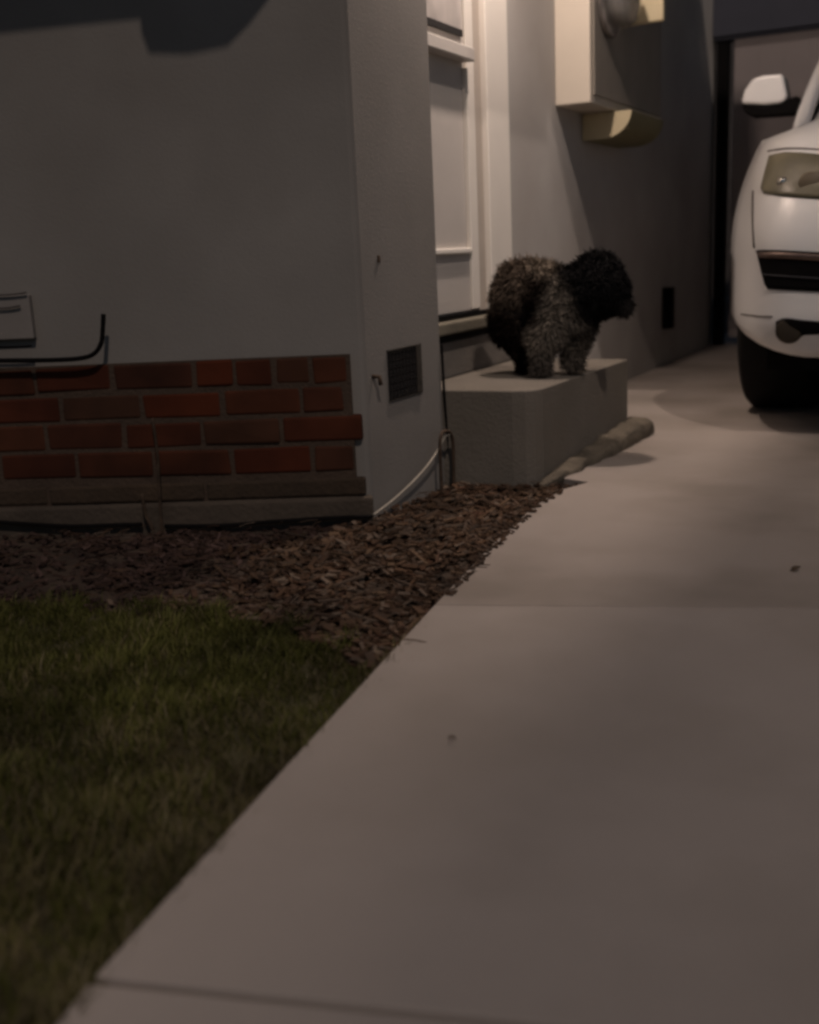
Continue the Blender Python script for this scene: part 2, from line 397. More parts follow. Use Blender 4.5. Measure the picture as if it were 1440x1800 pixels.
p0 = WX(665, 455, CX); bm = bx((CX+.001, p0.y-.008, p0.z-.009), (CX+.005, p0.y+.005, p0.z+.009))
tag(obj('wall_hook', bm, M['rust'], bevel=.003), 'tiny rusty hook on the bare stucco corner above the vent', 'hook')
p0 = WX(655, 662, CX); bm = bmesh.new(); tube(bm, [(CX, p0.y, p0.z), (CX+.02, p0.y, p0.z), (CX+.022, p0.y+.002, p0.z-.022)], .006, 8)
tag(obj('wall_bracket', bm, M['rust'], None, True), 'small rusty bracket on the stucco corner left of the vent', 'bracket')

# ---------------------------------------------------------------- hose, stakes, rack
bm = bmesh.new()
P = [(CX+.012, CY-.03, -.02), (CX+.016, 2.47, .005), (CX+.018, 2.55, .022), (CX+.02, 2.64, .045), (CX+.022, 2.74, .08)]
g = [(657, 905), (690, 880), (725, 848), (752, 818), (772, 788), (782, 768), (790, 764)]
P = [WX(x, y, CX+.014+.004*i) for i, (x, y) in enumerate(g)]
tube(bm, smoothpath(P, 6), .0036, 8)
tag(obj('garden_hose', bm, M['hose'], None, True), 'thin pale hose climbing from the house corner to the metal stake', 'hose')
XS = -1.325
b0 = WX(798, 862, XS); t0 = WX(796, 775, XS); t1 = WX(785, 758, XS); t2 = WX(774, 772, XS); b1 = WX(776, 850, XS)
bm = bmesh.new(); tube(bm, smoothpath([Vector((XS, b0.y, -.05)), b0, t0, t1, t2, b1, Vector((XS, b1.y, -.05))], 5), .005, 8)
tag(obj('hose_stake', bm, M['rust'], None, True), 'rusty hairpin stake in the bark mulch at the foot of the porch step', 'stake')
def rod(name, xy, m, rad, lab, cat, out=.05):
    bm = bmesh.new(); P = []
    for (x, y) in xy:
        s, z = WA(x, y, out); P.append(A(s, out, z))
    tube(bm, smoothpath(P, 6), rad, 8)
    return tag(obj(name, bm, m, None, True), lab, cat)
rod('garden_stake', [(250, 868), (256, 905), (268, 930), (275, 975)], M['rust'], .005, 'short dark crooked stake in front of the brick base, leaning left', 'stake', .06)
rod('garden_stake', [(268, 735), (277, 800), (281, 880), (288, 968)], M['rust'], .0042, 'tall thin brown stake standing against the red brick base', 'stake', .05)
rod('cable', [(-300, 900), (-120, 912), (0, 918), (120, 925), (200, 923), (250, 922)], M['black'], .0055, 'black cable lying along the foot of the brick base, left of the stakes', 'cable', .045)
rod('cable', [(290, 925), (390, 924), (470, 918), (560, 912), (655, 908)], M['black'], .0055, 'black cable along the foot of the brick base between stakes and corner', 'cable', .045)
rk = empty('wire_rack', 'black wire rack with a pale tray on the stucco above the red bricks', 'rack')
def rkpart(name, xy, m, rad, out):
    bm = bmesh.new(); P = []
    for (x, y) in xy:
        s, z = WA(x, y, out); P.append(A(s, out, z))
    tube(bm, smoothpath(P, 6), rad, 8); return obj(name, bm, m, rk, True)
rkpart('rim', [(-260, 640), (-100, 636), (0, 634), (90, 633), (140, 630), (165, 622), (178, 603), (181, 575), (182, 552)], M['black'], .006, .05)
rkpart('crossbar', [(-260, 612), (-60, 611), (20, 610), (55, 608)], M['black'], .0028, .04)
for ya_ in (518, 541): rkpart('crossbar', [(-260, ya_+4), (-60, ya_+1), (10, ya_), (35 if ya_ > 520 else 46, ya_-4)], mat('rack_wire', (.10, .088, .08), .6, .2), .0028, .03)
s0, z0 = WA(52, 512, .012); s1, z1 = WA(-300, 606, .012)
bm = bmesh.new(); box(bm, (s0, .001, z1-.006), (s1, .022, z0-.008), ax_m)
obj('tray', bm, mat('tray_metal', (.19, .172, .157), .6, .1, 6, .1), rk, bevel=.003)

# ---------------------------------------------------------------- gate and carport
gate = empty('side_gate', 'pale board gate closing the gap behind the white car', 'gate')
GY = 7.18
xa = WY(1287, 300, GY).x; xb = WY(1462, 300, GY).x
zf = WY(1380, 56, GY-.03).z
bm = bmesh.new(); nb = 4
for k in range(nb):
    x0 = xa+(xb-xa)*k/nb; box(bm, (x0+.0004, GY, .05), (x0+(xb-xa)/nb-.0004, GY+.03, zf-.004))
obj('boards', bm, M['garage'], gate)
obj('gate_post', bx((xa-.10, GY-.02, 0), (xa-.035, GY+.06, zf-.004)), M['black'], gate, bevel=.004)
obj('lower_rail', bx((xa, GY-.015, .12), (xb, GY-.001, .2)), M['garage'], gate)
cp = empty('carport', 'dark blue-grey carport roof edge above the gate and the white car', 'carport')
obj('fascia', bx((BX+.002, GY-.045, zf+.02), (3.2, GY-.012, zf+.60)), M['fascia'], cp)
obj('carport_roof', bx((BX+.002, GY-.01, zf+.25), (3.2, 13, zf+.33)), M['roof'], cp)
obj('beam', bx((BX+.002, GY-.010, zf+.0), (3.2, GY+.10, zf+.24)), M['fascia'], cp)
for y in (GY, 12.8): obj('post', bx((3.1, y-.06, 0), (3.2, y+.06, zf+.0)), M['fascia'], cp)
bm = bx((-3, 13.2, 0), (6, 13.4, 2.9)); obj('back_wall', bm, M['roof'], cp)

# ---------------------------------------------------------------- car
CXC, CY0, HW = .190, 3.640, .990
car = empty('parked_car', 'white SUV parked facing the camera on the driveway, cut off at right', 'car')
car.location = (CXC, CY0, 0)
def cprof(z):                                # how far the nose leans back with height
    if z > .62: return .30*((z-.62)/.40)**1.7
    if z < .40: return .10*((.40-z)/.18)**1.6
    return 0
def cplan(x):
    a = abs(x); 
    return .045*(a/.6)**2 + (0 if a < .71 else .40*((a-.71)/.275)**2.5)
def F3(x, z): return cprof(z)+cplan(x)
def hw(z):                                    # half width over height
    return .93+.06*math.sin(math.pi*min(1, max(0, (z-.18)/.95))) if z < .9 else .985-.25*(z-.9)
# section of body: list over y of (halfwidth, top z at edge, top z centre)
bm = bmesh.new(); NX = 44; NZ = 24
ZB, ZT = .275, .985
def wfac(z, k=1): return 1-.10*max(0, (.42-z)/.17)**1.8-k*.105*max(0, (z-.68)/.30)**1.5
grid = []
for i in range(NZ+1):
    row = []
    for j in range(NX+1):
        u = -1+2*j/NX; zb_ = ZB+.13*max(0, (abs(u)-.72)/.28)**1.8; z = zb_+(ZT-zb_)*i/NZ; x = .985*math.sin(u*math.pi/2)*wfac(z) if False else .985*u*wfac(z)
        row.append(bm.verts.new((x, F3(x, z), z + (.0 if abs(x) < .6 else .0))))
    grid.append(row)
for i in range(NZ):
    for j in range(NX): bm.faces.new((grid[i][j], grid[i][j+1], grid[i+1][j+1], grid[i+1][j]))
# sides back from the ends of the nose grid
YS = [.62, .8, 1.0, 1.3, 1.7, 2.2, 2.8, 3.4, 4.0, 4.5, 4.85]
def beltz(y): return 1.0+.10*min(1, y/1.6)+.02*max(0, (y-2)/3)
def sidew(y, z):
    w = .985*wfac(z, 1-.45*min(1, max(0, (y-.62)/1.2)))
    w *= 1-.10*max(0, (y-4.3)/.55)**2
    return w
sides = {}
for sg, jj in ((-1, 0), (1, NX)):
    prev = [grid[i][jj] for i in range(NZ+1)]
    for y in YS:
        cur = []
        for i in range(NZ+1):
            t = i/NZ; z = ZB+(beltz(y)-ZB)*t
            cur.append(bm.verts.new((sg*sidew(y, z), y+(F3(.985, ZB+(ZT-ZB)*t)-F3(.985, .5))*max(0, 1-(y-.62)/1), z)))
        for i in range(NZ): bm.faces.new((prev[i], cur[i], cur[i+1], prev[i+1]))
        prev = cur; sides[(sg, y)] = cur
# hood / deck: across at each y
prevrow = grid[NZ]
for y in YS:
    l, rr = sides[(-1, y)][NZ], sides[(1, y)][NZ]; row = [l]
    for j in range(1, NX):
        u = -1+2*j/NX; x = l.co.x+(rr.co.x-l.co.x)*j/NX
        crown = .055*(1-u*u)**.6*min(1, .3+y)+(.035*math.exp(-((abs(u)-.80)/.12)**2))
        row.append(bm.verts.new((x, l.co.y, l.co.z+crown)))
    row.append(rr)
    for j in range(NX): bm.faces.new((prevrow[j], prevrow[j+1], row[j+1], row[j]))
    prevrow = row
# tail and underside
tailb = [sides[(-1, 4.85)][i] for i in range(NZ+1)]; tr = [sides[(1, 4.85)][i] for i in range(NZ+1)]
loop = tailb+prevrow[1:-1]+list(reversed(tr))
bm.faces.new(loop)
under = [grid[0][j] for j in range(NX+1)]+[sides[(1, y)][0] for y in YS]+[sides[(-1, y)][0] for y in reversed(YS)]
bm.faces.new(under)
body = obj('body', bm, M['car'], car, True)
WY1, WY2, WR = .905, 3.90, .385
cut = bmesh.new()
for yy in (WY1, WY2):
    for sg in (-1, 1): lathe(cut, [(-.18, .44), (.18, .44)], (sg*.90, yy, .385), 'X', 40)
co = obj('cutter', cut, None); co.parent = car
mo = body.modifiers.new('arch', 'BOOLEAN'); mo.object = co; mo.operation = 'DIFFERENCE'; mo.solver = 'EXACT'; mo.use_self = True
bpy.context.view_layer.update()
dg = bpy.context.evaluated_depsgraph_get(); me = bpy.data.meshes.new_from_object(body.evaluated_get(dg))
body.modifiers.clear(); body.data = me; bpy.data.objects.remove(co)
me.materials.clear(); me.materials.append(M['car'])
# patches that follow the nose
def patch(name, pts, m, off=.004, parent=None, thick=.0, nu=14, nv=8, inset=0):
    """pts: outline as lists bottom (left to right) and top (left to right), in x,z of the nose"""
    bot, top = pts; bm = bmesh.new(); rows = []
    def samp(line, t):
        f = t*(len(line)-1); i = min(int(f), len(line)-2); a, b = line[i], line[i+1]; k = f-i
        return a[0]+(b[0]-a[0])*k, a[1]+(b[1]-a[1])*k
    for i in range(nv+1):
        row = []
        for j in range(nu+1):
            b_, t_ = samp(bot, j/nu), samp(top, j/nu); k = i/nv
            x, z = b_[0]+(t_[0]-b_[0])*k, b_[1]+(t_[1]-b_[1])*k
            e = 1
            if thick: e = min(1, min(j, nu-j)/2.0)*min(1, min(i, nv-i)/1.5)
            row.append(bm.verts.new((x, F3(x, z)-off-thick*e+inset, z)))
        rows.append(row)
    for i in range(nv):
        for j in range(nu): bm.faces.new((rows[i][j], rows[i][j+1], rows[i+1][j+1], rows[i+1][j]))
    rim = rows[0]+[rw[-1] for rw in rows[1:]]+list(reversed(rows[-1][:-1]))+[rw[0] for rw in reversed(rows[1:-1])]
    back = [bm.verts.new(v_.co+Vector((0, .03, 0))) for v_ in rim]
    for k in range(len(rim)):
        kk = (k+1) % len(rim); bm.faces.new((rim[k], rim[kk], back[kk], back[k]))
    bm.faces.new(back)
    return obj(name, bm, m, parent or car, True)
def N(x, y):                                  # photo point on the nose -> x,z of the nose
    v = ray(x, y); t = 3.6/v[1]
    for _ in range(60):
        p = v*t; lx = p[0]-CXC; z = p[2]+H; yy = CY0+F3(max(-.985, min(.985, lx)), z); t += (yy-p[1])/v[1]*.6
    return (lx, z)
def mir(line): return [(-x, z) for x, z in reversed(line)]
def extend(line, to): return line+[to]
hb = [N(1337, 330), N(1343, 340), N(1375, 345), N(1410, 348), N(1440, 350)]; hb += [(hb[-1][0]+.08, hb[-1][1]-.004)]
htp = [N(1340, 318), N(1352, 273), N(1380, 267), N(1410, 268), N(1440, 271)]; htp += [(htp[-1][0]+.10, htp[-1][1]-.01)]

for sgn in (0, 1):
    a, b = (hb, htp) if not sgn else (mir(hb), mir(htp))
    hlm = patch('headlight', (a, b), M['lamp'], .003, thick=.006, nu=20, nv=10)
    hx, hz = N(1376, 320); hx = -hx if sgn else hx
    bm = bmesh.new(); lathe(bm, [(0, .006), (.006, .017)], (hx, F3(hx, hz)-.016, hz), 'Y', 16)
    obj('bulb_reflector', bm, M['reflector'], hlm, True)
    hx, hz = N(1425, 322); hx = -hx if sgn else hx
    bm = bmesh.new(); lathe(bm, [(0, .030), (.006, .036)], (hx, F3(hx, hz)-.013, hz), 'Y', 20)
    obj('projector', bm, mat('projector_glass', (.16, .13, .09), .45, .2, 9, 0), hlm, True)
    iA = [N(1344, 500), N(1350, 508), N(1380, 510), N(1440, 513)]; iA += [(iA[-1][0]+.06, iA[-1][1])]
    iB = [N(1329, 440), N(1345, 439), N(1380, 440), N(1440, 443)]; iB += [(iB[-1][0]+.06, iB[-1][1])]
    a, b = (iA, iB) if not sgn else (mir(iA), mir(iB))
    ik = patch('side_intake', (a, b), M['black'], .004, nu=16)
    cA = [N(1333, 452), N(1350, 453), N(1380, 454), N(1440, 458)]; cB = [N(1331, 443), N(1350, 443), N(1380, 444), N(1440, 447)]
    cA += [(cA[-1][0]+.05, cA[-1][1])]; cB += [(cB[-1][0]+.05, cB[-1][1])]
    a, b = (cA, cB) if not sgn else (mir(cA), mir(cB))
    patch('intake_trim', (a, b), M['chrome'], .009, ik, nu=16, nv=2)
    a = [N(1343, 484), N(1380, 487), N(1440, 491)]; b = [N(1342, 481), N(1380, 484), N(1440, 488)]
    if sgn: a, b = mir(a), mir(b)
    patch('intake_slat', (a, b), mat('slat', (.03, .03, .035), .5, .1), .009, ik, nu=12, nv=1)
    fA = [N(1364, 590), N(1375, 601), N(1392, 602), N(1404, 594), N(1415, 589), N(1440, 588)]; fB = [N(1364, 565), N(1375, 560), N(1392, 560), N(1404, 562), N(1415, 563), N(1440, 565)]
    fA += [(fA[-1][0]+.12, fA[-1][1])]; fB += [(fB[-1][0]+.12, fB[-1][1])]
    a, b = (fA, fB) if not sgn else (mir(fA), mir(fB))
    fk = patch('fog_recess', (a, b), M['black'], .004, nu=18)
    fx, fz = N(1387, 581); fx = -fx if sgn else fx
    bm = bmesh.new(); lathe(bm, [(0, .030), (.002, .040), (.012, .043)], (fx, F3(fx, fz)-.009, fz), 'Y', 24)
    obj('fog_lamp', bm, mat('fog_glass', (.035, .027, .018), .4, .3, 20, .1), fk, True)
    # seams
    a = [N(1324, 436), N(1327, 436)]; b = [N(1322, 335), N(1325, 335)]
    if sgn: a, b = mir(a), mir(b)
    patch('wing_seam', (a, b), M['seam'], .0012, nu=1, nv=10)
    a = [N(1349, 267), N(1380, 262), N(1410, 262), N(1440, 264)]; b = [(x, z+.005) for x, z in a]
    if sgn: a, b = mir(a), mir(b)
    patch('bonnet_seam', (a, b), M['seam'], .0012, nu=12, nv=1)
    a = [N(1302, 553), N(1325, 556), N(1358, 558)]; b = [(x, z+.004) for x, z in a]
    if sgn: a, b = mir(a), mir(b)
    patch('bumper_seam', (a, b), mat('seam', (.10, .085, .075), .8, 0), .0012, nu=10, nv=1)
# centre grille
gA = [(-.30, .36), (-.2, .33), (.2, .33), (.30, .36)]; gB = [(-.36, .86), (-.30, .93), (.30, .93), (.36, .86)]
gr = patch('grille', (gA, gB), M['black'], .006, nu=20, nv=14)
gb = bmesh.new()
for k in range(9):
    x = -.28+.07*k; P = [(x, F3(x, z)-.016, z) for z in [.36+.055*q for q in range(11)]]; tube(gb, P, .006, 6)
obj('grille_bars', gb, M['grey'], gr, True)
pb = bmesh.new(); box(pb, (-.26, -.025, .50), (.26, -.006, .61)); obj('number_plate', pb, M['white'], car, bevel=.004)
# cabin
cab = bmesh.new()
zc = [(1.30, 1.10, .86), (2.08, 1.68, .66), (2.6, 1.745, .66), (3.9, 1.72, .64), (4.72, 1.12, .80)]
sec = []
for y, z, ww in zc: sec.append([cab.verts.new((x*ww, y+.06*(1 if y < 2.2 else 0)*abs(x)**2, z-.035*abs(x)**2)) for x in (-1, -.8, -.4, 0, .4, .8, 1)])
for a, b in zip(sec, sec[1:]):
    for k in range(6): cab.faces.new((a[k], a[k+1], b[k+1], b[k]))
for k, sg in ((0, -1), (6, 1)):
    c0 = cab.verts.new((sg*.90, 2.0, 1.09)); c1 = cab.verts.new((sg*.90, 3.9, 1.10))
    q = [s_[k] for s_ in sec]; cab.faces.new((q[0], q[1], c0)); cab.faces.new((q[1], q[2], q[3], c1, c0)); cab.faces.new((q[3], q[4], c1))
cb = obj('cabin', cab, M['car'], car)
sb = cb.modifiers.new('b', 'BEVEL'); sb.width = .03; sb.segments = 3
def pane(name, P, m=M['cglass']):
    bm = bmesh.new(); c = sum((Vector(p) for p in P), Vector())/len(P); n_ = (Vector(P[1])-Vector(P[0])).cross(Vector(P[2])-Vector(P[0])).normalized()
    if n_.dot(c-Vector((0, 2.8, 1.2))) < 0: n_ = -n_
    prism(bm, [Vector(p)+n_*.004 for p in P], n_*.006); return obj(name, bm, m, car, bevel=.002)
pane('windshield', [(-.765, 1.395, 1.130), (-.60, 2.03, 1.620), (0, 2.0, 1.648), (.60, 2.03, 1.620), (.765, 1.395, 1.130), (0, 1.345, 1.150)])
for sg in (-1, 1):
    def sp(y, z): return (sg*(.895-.235*(z-1.10)/.6), y, z)
    pane('side_window', [sp(1.62, 1.14), sp(2.20, 1.60), sp(2.75, 1.65), sp(2.75, 1.14)])
    pane('side_window', [sp(2.82, 1.14), sp(2.82, 1.65), sp(3.75, 1.62), sp(3.85, 1.14)])
# A-pillars / bonnet edge rising to the screen
for sg in (-1, 1):
    bm = bmesh.new(); tube(bm, smoothpath([(sg*.84, 1.10, 1.03), (sg*.87, 1.34, 1.10), (sg*.835, 1.62, 1.33), (sg*.75, 2.00, 1.62), (sg*.67, 2.5, 1.71)], 6), [.02+.012*min(1, q_/6) for q_ in range(25)], 10)
    obj('pillar', bm, M['car'], car, True)
# mirrors
def mirpart(name, pts, m, y0_, dep, parent, bev=.012):
    bm = bmesh.new(); prism(bm, [(x, y0_, z) for x, z in pts], (0, dep, 0)); return obj(name, bm, m, parent, False, bevel=bev, seg=3)
MY = 1.52
def mp(x, y): p = WY(x, y, CY0+MY); return (p.x-CXC, p.z)
shell = [mp(1302, 182), mp(1308, 158), mp(1322, 138), mp(1340, 132), mp(1376, 129), mp(1380, 150), mp(1384, 172), mp(1374, 181), mp(1345, 184)]
base = [mp(1302, 184), mp(1345, 186), mp(1374, 183), mp(1386, 172), mp(1402, 168), mp(1408, 176), mp(1402, 200), mp(1360, 203), mp(1320, 205), mp(1310, 198)]
for sg in (0, 1):
    fx = (lambda L: [(-x, z) for x, z in L]) if sg else (lambda L: L)
    mh = mirpart('wing_mirror', fx(shell), M['car'], MY, .14, car, .018)
    mirpart('mirror_base', fx(base), M['black'], MY+.008, .10, mh, .008)
# wheels
for yy in (WY1, WY2):
    for sg in (-1, 1):
        X = sg*.985 if True else 0
        cxw = sg*.832
        bm = bmesh.new(); lathe(bm, [(-.128, .24), (-.136, .33), (-.130, .365), (-.112, .385), (.112, .385), (.130, .365), (.136, .33), (.128, .24)], (cxw, yy, .385), 'X', 48)
        wh = obj('tyre', bm, M['dark'], car, True)
        bm = bmesh.new(); lathe(bm, [(0, .245), (.012, .24), (.006, .215), (-.03, .2)] if sg > 0 else [(0, .245), (-.012, .24), (-.006, .215), (.03, .2)], (cxw+sg*.128, yy, .385), 'X', 32)
        for k in range(5):
            a = 2*math.pi*k/5; box(bm, (-.012, -.025, 0), (.012, .025, .21), Matrix.Translation((cxw+sg*.125, yy, .385)) @ Matrix.Rotation(a, 4, 'X'))
        obj('rim', bm, M['grey'], wh, True)
obj('undertray', bx((-.80, .22, .22), (.80, 4.7, .30)), M['black'], car)
# ---------------------------------------------------------------- dog
dog = empty('dog', 'shaggy grey and brown dog with a black head bending over the porch step edge', 'dog')
O = G(963, 660, .269); sc_ = 1/ (F/ (M3.T @ (np.array(O)-np.array([0, 0, H])))[2])
rx_ = Vector((M3[0][0], M3[1][0], 0)).normalized(); ry_ = Vector((-rx_.y, rx_.x, 0))
def D(px, py, dep=0):                         # photo point on an upright plane through the dog, dep behind it
    n_ = ry_; base_ = O+ry_*dep; v = Vector(ray(px, py)); t = (n_.dot(base_-Vector((0, 0, H))))/n_.dot(v)
    return v*t+Vector((0, 0, H))
PXM = sc_
mbd = bpy.data.metaballs.new('dogmb'); mbo = bpy.data.objects.new('dogmb', mbd); COL.objects.link(mbo)
mbd.resolution = .008; mbd.render_resolution = .008; mbd.threshold = .35
def ball(px, py, rp, dep=0, st=1):
    e = mbd.elements.new(); e.type = 'BALL'; e.co = D(px, py, dep)-O; e.radius = rp*PXM*1.38; e.stiffness = 2*st
def limb(pts, n=6):
    for (a, b) in zip(pts, pts[1:]):
        for k in range(n):
            t = k/n; ball(*[a[i]+(b[i]-a[i])*t for i in range(4)])
    ball(*pts[-1])
# trunk: rump (behind, left) to chest (front, right)
limb([(906, 520, 34, .075), (915, 500, 36, .06), (950, 500, 36, .03), (985, 515, 38, .0), (1010, 545, 36, -.01)], 4)
ball(889, 555, 27, .085); ball(899, 479, 20, .07); ball(920, 476, 18, .06); ball(945, 476, 18, .05); ball(967, 484, 18, .03); ball(886, 520, 22, .08)
# hind legs
limb([(892, 565, 27, .07), (892, 588, 18, .07), (904, 612, 11, .07), (912, 635, 7.5, .065), (914, 651, 8.5, .055), (926, 656, 6.5, .045)], 5)
limb([(905, 560, 25, .13), (915, 595, 17, .13), (930, 620, 9, .13), (932, 645, 8, .125), (944, 650, 7, .12)], 5)
# front legs: shaggy, nearly touching
limb([(985, 540, 33, -.015), (965, 575, 28, -.025), (953, 600, 23, -.03), (946, 630, 17, -.03), (947, 648, 14, -.035), (958, 654, 10, -.05)], 5)
limb([(1015, 550, 30, .03), (1014, 580, 25, .02), (1010, 606, 18, .01), (1006, 630, 13, .0), (1006, 647, 11, -.005), (1016, 653, 8.5, -.02)], 5)
# neck and head with muzzle pointing down right
limb([(1000, 520, 36, .0), (1020, 510, 38, .0)], 3)
ball(1045, 502, 50, -.01); ball(1033, 510, 46, -.005); ball(1062, 508, 40, -.015); ball(1052, 480, 36, -.01); ball(1076, 512, 24, -.02); ball(1082, 525, 19, -.025); ball(1091, 532, 16, -.028); ball(1098, 536, 13, -.03)
mbo.location = O
bpy.context.view_layer.update(); dg = bpy.context.evaluated_depsgraph_get()
me = bpy.data.meshes.new_from_object(mbo.evaluated_get(dg)); bpy.data.objects.remove(mbo)
hc = D(1046, 505, -.01)
# coat colours by region (own patches, plus shade painted in body and leg gaps)
def coat(name, rough=.85):
    m = bpy.data.materials.new(name); m.use_nodes = True; n = m.node_tree.nodes; l = m.node_tree.links; b = n['Principled BSDF']
    b.inputs['Roughness'].default_value = rough; b.inputs['Specular IOR Level'].default_value = .12
    a = n.new('ShaderNodeVertexColor'); a.layer_name = 'coat'; l.new(a.outputs[0], b.inputs['Base Color']); return m
cm = coat('dog_coat')
blk = (.006, .0055, .006); gry = (.160, .138, .113); brn = (.125, .095, .072); dkb = (.008, .004, .003)
def pxof(p):
    q = M3.T @ (np.array(p)-np.array([0, 0, H])); return q[0]/q[2]*F+720, q[1]/q[2]*F+900
anch = [(1048, 500, 70, blk), (1095, 536, 16, (.030, .026, .024)), (1080, 520, 18, blk), (1030, 545, 22, blk), (940, 520, 26, dkb), (950, 500, 18, dkb), (905, 600, 34, dkb), (912, 640, 26, dkb), (885, 565, 20, dkb), (905, 490, 40, brn), (895, 530, 26, brn),
        (955, 600, 45, gry), (975, 530, 36, gry), (1000, 580, 38, gry), (1008, 640, 22, (.10, .085, .07)), (1015, 590, 26, (.045, .036, .028)), (978, 610, 10, dkb), (950, 468, 26, (.16, .13, .10)), (960, 645, 30, (.085, .072, .06)), (932, 492, 15, dkb), (938, 560, 16, dkb)]
def coatcol(p):
    x, y = pxof(p); W = 0; c = Vector((0, 0, 0))
    for ax_, ay_, rr, cc in anch:
        k = math.exp(-3*((x-ax_)**2+(y-ay_)**2)/rr**2)+1e-6; W += k; c += Vector(cc)*k
    c /= W
    f = 1+.18*noise.noise(Vector(p)*30); return (c.x*f, c.y*f, c.z*f, 1)
me.transform(Matrix.Identity(4)); bod = bpy.data.objects.new('body', me); COL.objects.link(bod); bod.location = O
me.materials.clear(); me.materials.append(cm)
for vv in me.vertices:
    p = vv.co+O; nz_ = noise.noise(p*70)*.002+noise.noise(p*30)*.006; vv.co += vv.normal*nz_
    if (vv.co+O).z < .2695: vv.co.z = .2695-O.z
ca = me.color_attributes.new('coat', 'FLOAT_COLOR', 'POINT')
for i, vv in enumerate(me.vertices): ca.data[i].color = coatcol(vv.co+O)
for p in me.polygons: p.use_smooth = True
# fur locks
tris = []; cum = []; tot = 0
for p in me.polygons:
    tot += p.area; cum.append(tot)
import bisect
V, Fc, Cc = [], [], []
for _ in range(22000):
    pi = bisect.bisect(cum, random.random()*tot); p = me.polygons[min(pi, len(cum)-1)]
    wts = [random.random() for _ in p.vertices]; ws = sum(wts)
    q = sum((me.vertices[v_].co*wt for v_, wt in zip(p.vertices, wts)), Vector())/ws
    nn = p.normal; x, y = pxof(q+O)
    head = ((x-1048)**2+(y-502)**2) < 62**2
    L = random.uniform(.014, .026)*(1.0 if head else 1.2)
    if x < 935 and y > 605: L *= .4
    dr = (nn*.8+Vector((0, 0, -.75))+Vector((random.gauss(0, .45), random.gauss(0, .45), random.gauss(0, .35)))).normalized()
    sd_ = dr.cross(nn)
    if sd_.length < .05: sd_ = dr.cross(Vector((1, 0, 0)))
    sd_.normalize(); wd = random.uniform(.0012, .0024)
    a = q+O; tip = a+dr*L; mid = a+dr*L*.5+nn*.002
    if tip.z < .271: continue
    k = len(V); V += [a-sd_*wd, a+sd_*wd, mid+sd_*wd*.8, tip, mid-sd_*wd*.8]; Fc.append((k, k+1, k+2, k+3, k+4))
    c = coatcol(a); g_ = random.uniform(.82, 1.18); c = (c[0]*g_, c[1]*g_, c[2]*g_, 1); Cc += [c]*5
fur = obj('fur', ([v_-O for v_ in V], [], Fc), cm, None); fur.location = O
ca = fur.data.color_attributes.new('coat', 'FLOAT_COLOR', 'POINT')
for i, c in enumerate(Cc): ca.data[i].color = c
def small(name, px, py, dep, rr, m, sc3=(1, 1, 1)):
    bm = bmesh.new(); bmesh.ops.create_uvsphere(bm, u_segments=14, v_segments=8, radius=rr)
    bmesh.ops.scale(bm, vec=sc3, verts=bm.verts); bmesh.ops.translate(bm, vec=D(px, py, dep), verts=bm.verts)
    return obj(name, bm, m, None, True)
blackfur = mat('black_fur', (.004, .004, .004), .9, .2, 30, .6, 90, spec=.1)
nose = small('nose', 1103, 537, -.045, .010, mat('wet_nose', (.006, .006, .007), .3, 0, 9, 0), (1, .9, .8))
eye = small('eye', 1083, 508, -.068, .005, mat('dark_eye', (.01, .008, .006), .1, 0, 9, 0))
ear1 = small('ear', 1040, 528, -.082, .030, blackfur, (.75, .35, 1.25))
ear2 = small('ear', 1052, 462, .03, .022, blackfur, (1, .5, 1))
for ch in (bod, fur, nose, eye, ear1, ear2): ch.parent = dog

# ---------------------------------------------------------------- mulch
def pin(pt, poly):
    x, y = pt; c = False; j = len(poly)-1
    for i in range(len(poly)):
        xi, yi = poly[i][0], poly[i][1]; xj, yj_ = poly[j][0], poly[j][1]
        if (yi > y) != (yj_ > y) and x < (xj-xi)*(y-yi)/(yj_-yi)+xi: c = not c
        j = i
    return c
bed = [(p.x, p.y) for p in mulch_border]+[(p.x, p.y) for p in edge[5:]]+[(-1.09, 2.92), (-1.364, 2.88), (-1.364, 2.43)]+[tuple(A(s, .03, 0))[:2] for s in (0, .5, 1, 1.5, 2.2)]
def scatter(n, poly, fn):
    xs = [p[0] for p in poly]; ys = [p[1] for p in poly]; k = 0
    while k < n:
        x = random.uniform(min(xs), max(xs)); y = random.uniform(min(ys), max(ys))
        if pin((x, y), poly): fn(x, y); k += 1
V, Fc = [], []
def chip(x, y, z=None, sc=1):
    L = random.uniform(.006, .019)*sc; W = random.uniform(.003, .007)*sc; T = random.uniform(.001, .003)
    if random.random() < .06: L *= 2.2; W *= .5
    m = Matrix.Translation((x, y, z if z is not None else random.uniform(-.035, -.004))) @ Matrix.Rotation(random.gauss(.25, .9), 4, 'Z') @ Matrix.Rotation(random.gauss(0, .3), 4, 'X') @ Matrix.Rotation(random.gauss(0, .3), 4, 'Y')
    k = len(V)
    for a, b, c in ((-1, -1, -1), (1, -.7, -1), (.9, 1, -1), (-1, .8, -1), (-1, -1, 1), (1, -.7, 1), (.9, 1, 1), (-1, .8, 1)):
        V.append(m @ Vector((a*L*random.uniform(.85, 1.1), b*W, c*T)))
    for f in ((0, 3, 2, 1), (4, 5, 6, 7), (0, 1, 5, 4), (1, 2, 6, 5), (2, 3, 7, 6), (3, 0, 4, 7)): Fc.append(tuple(k+i for i in f))
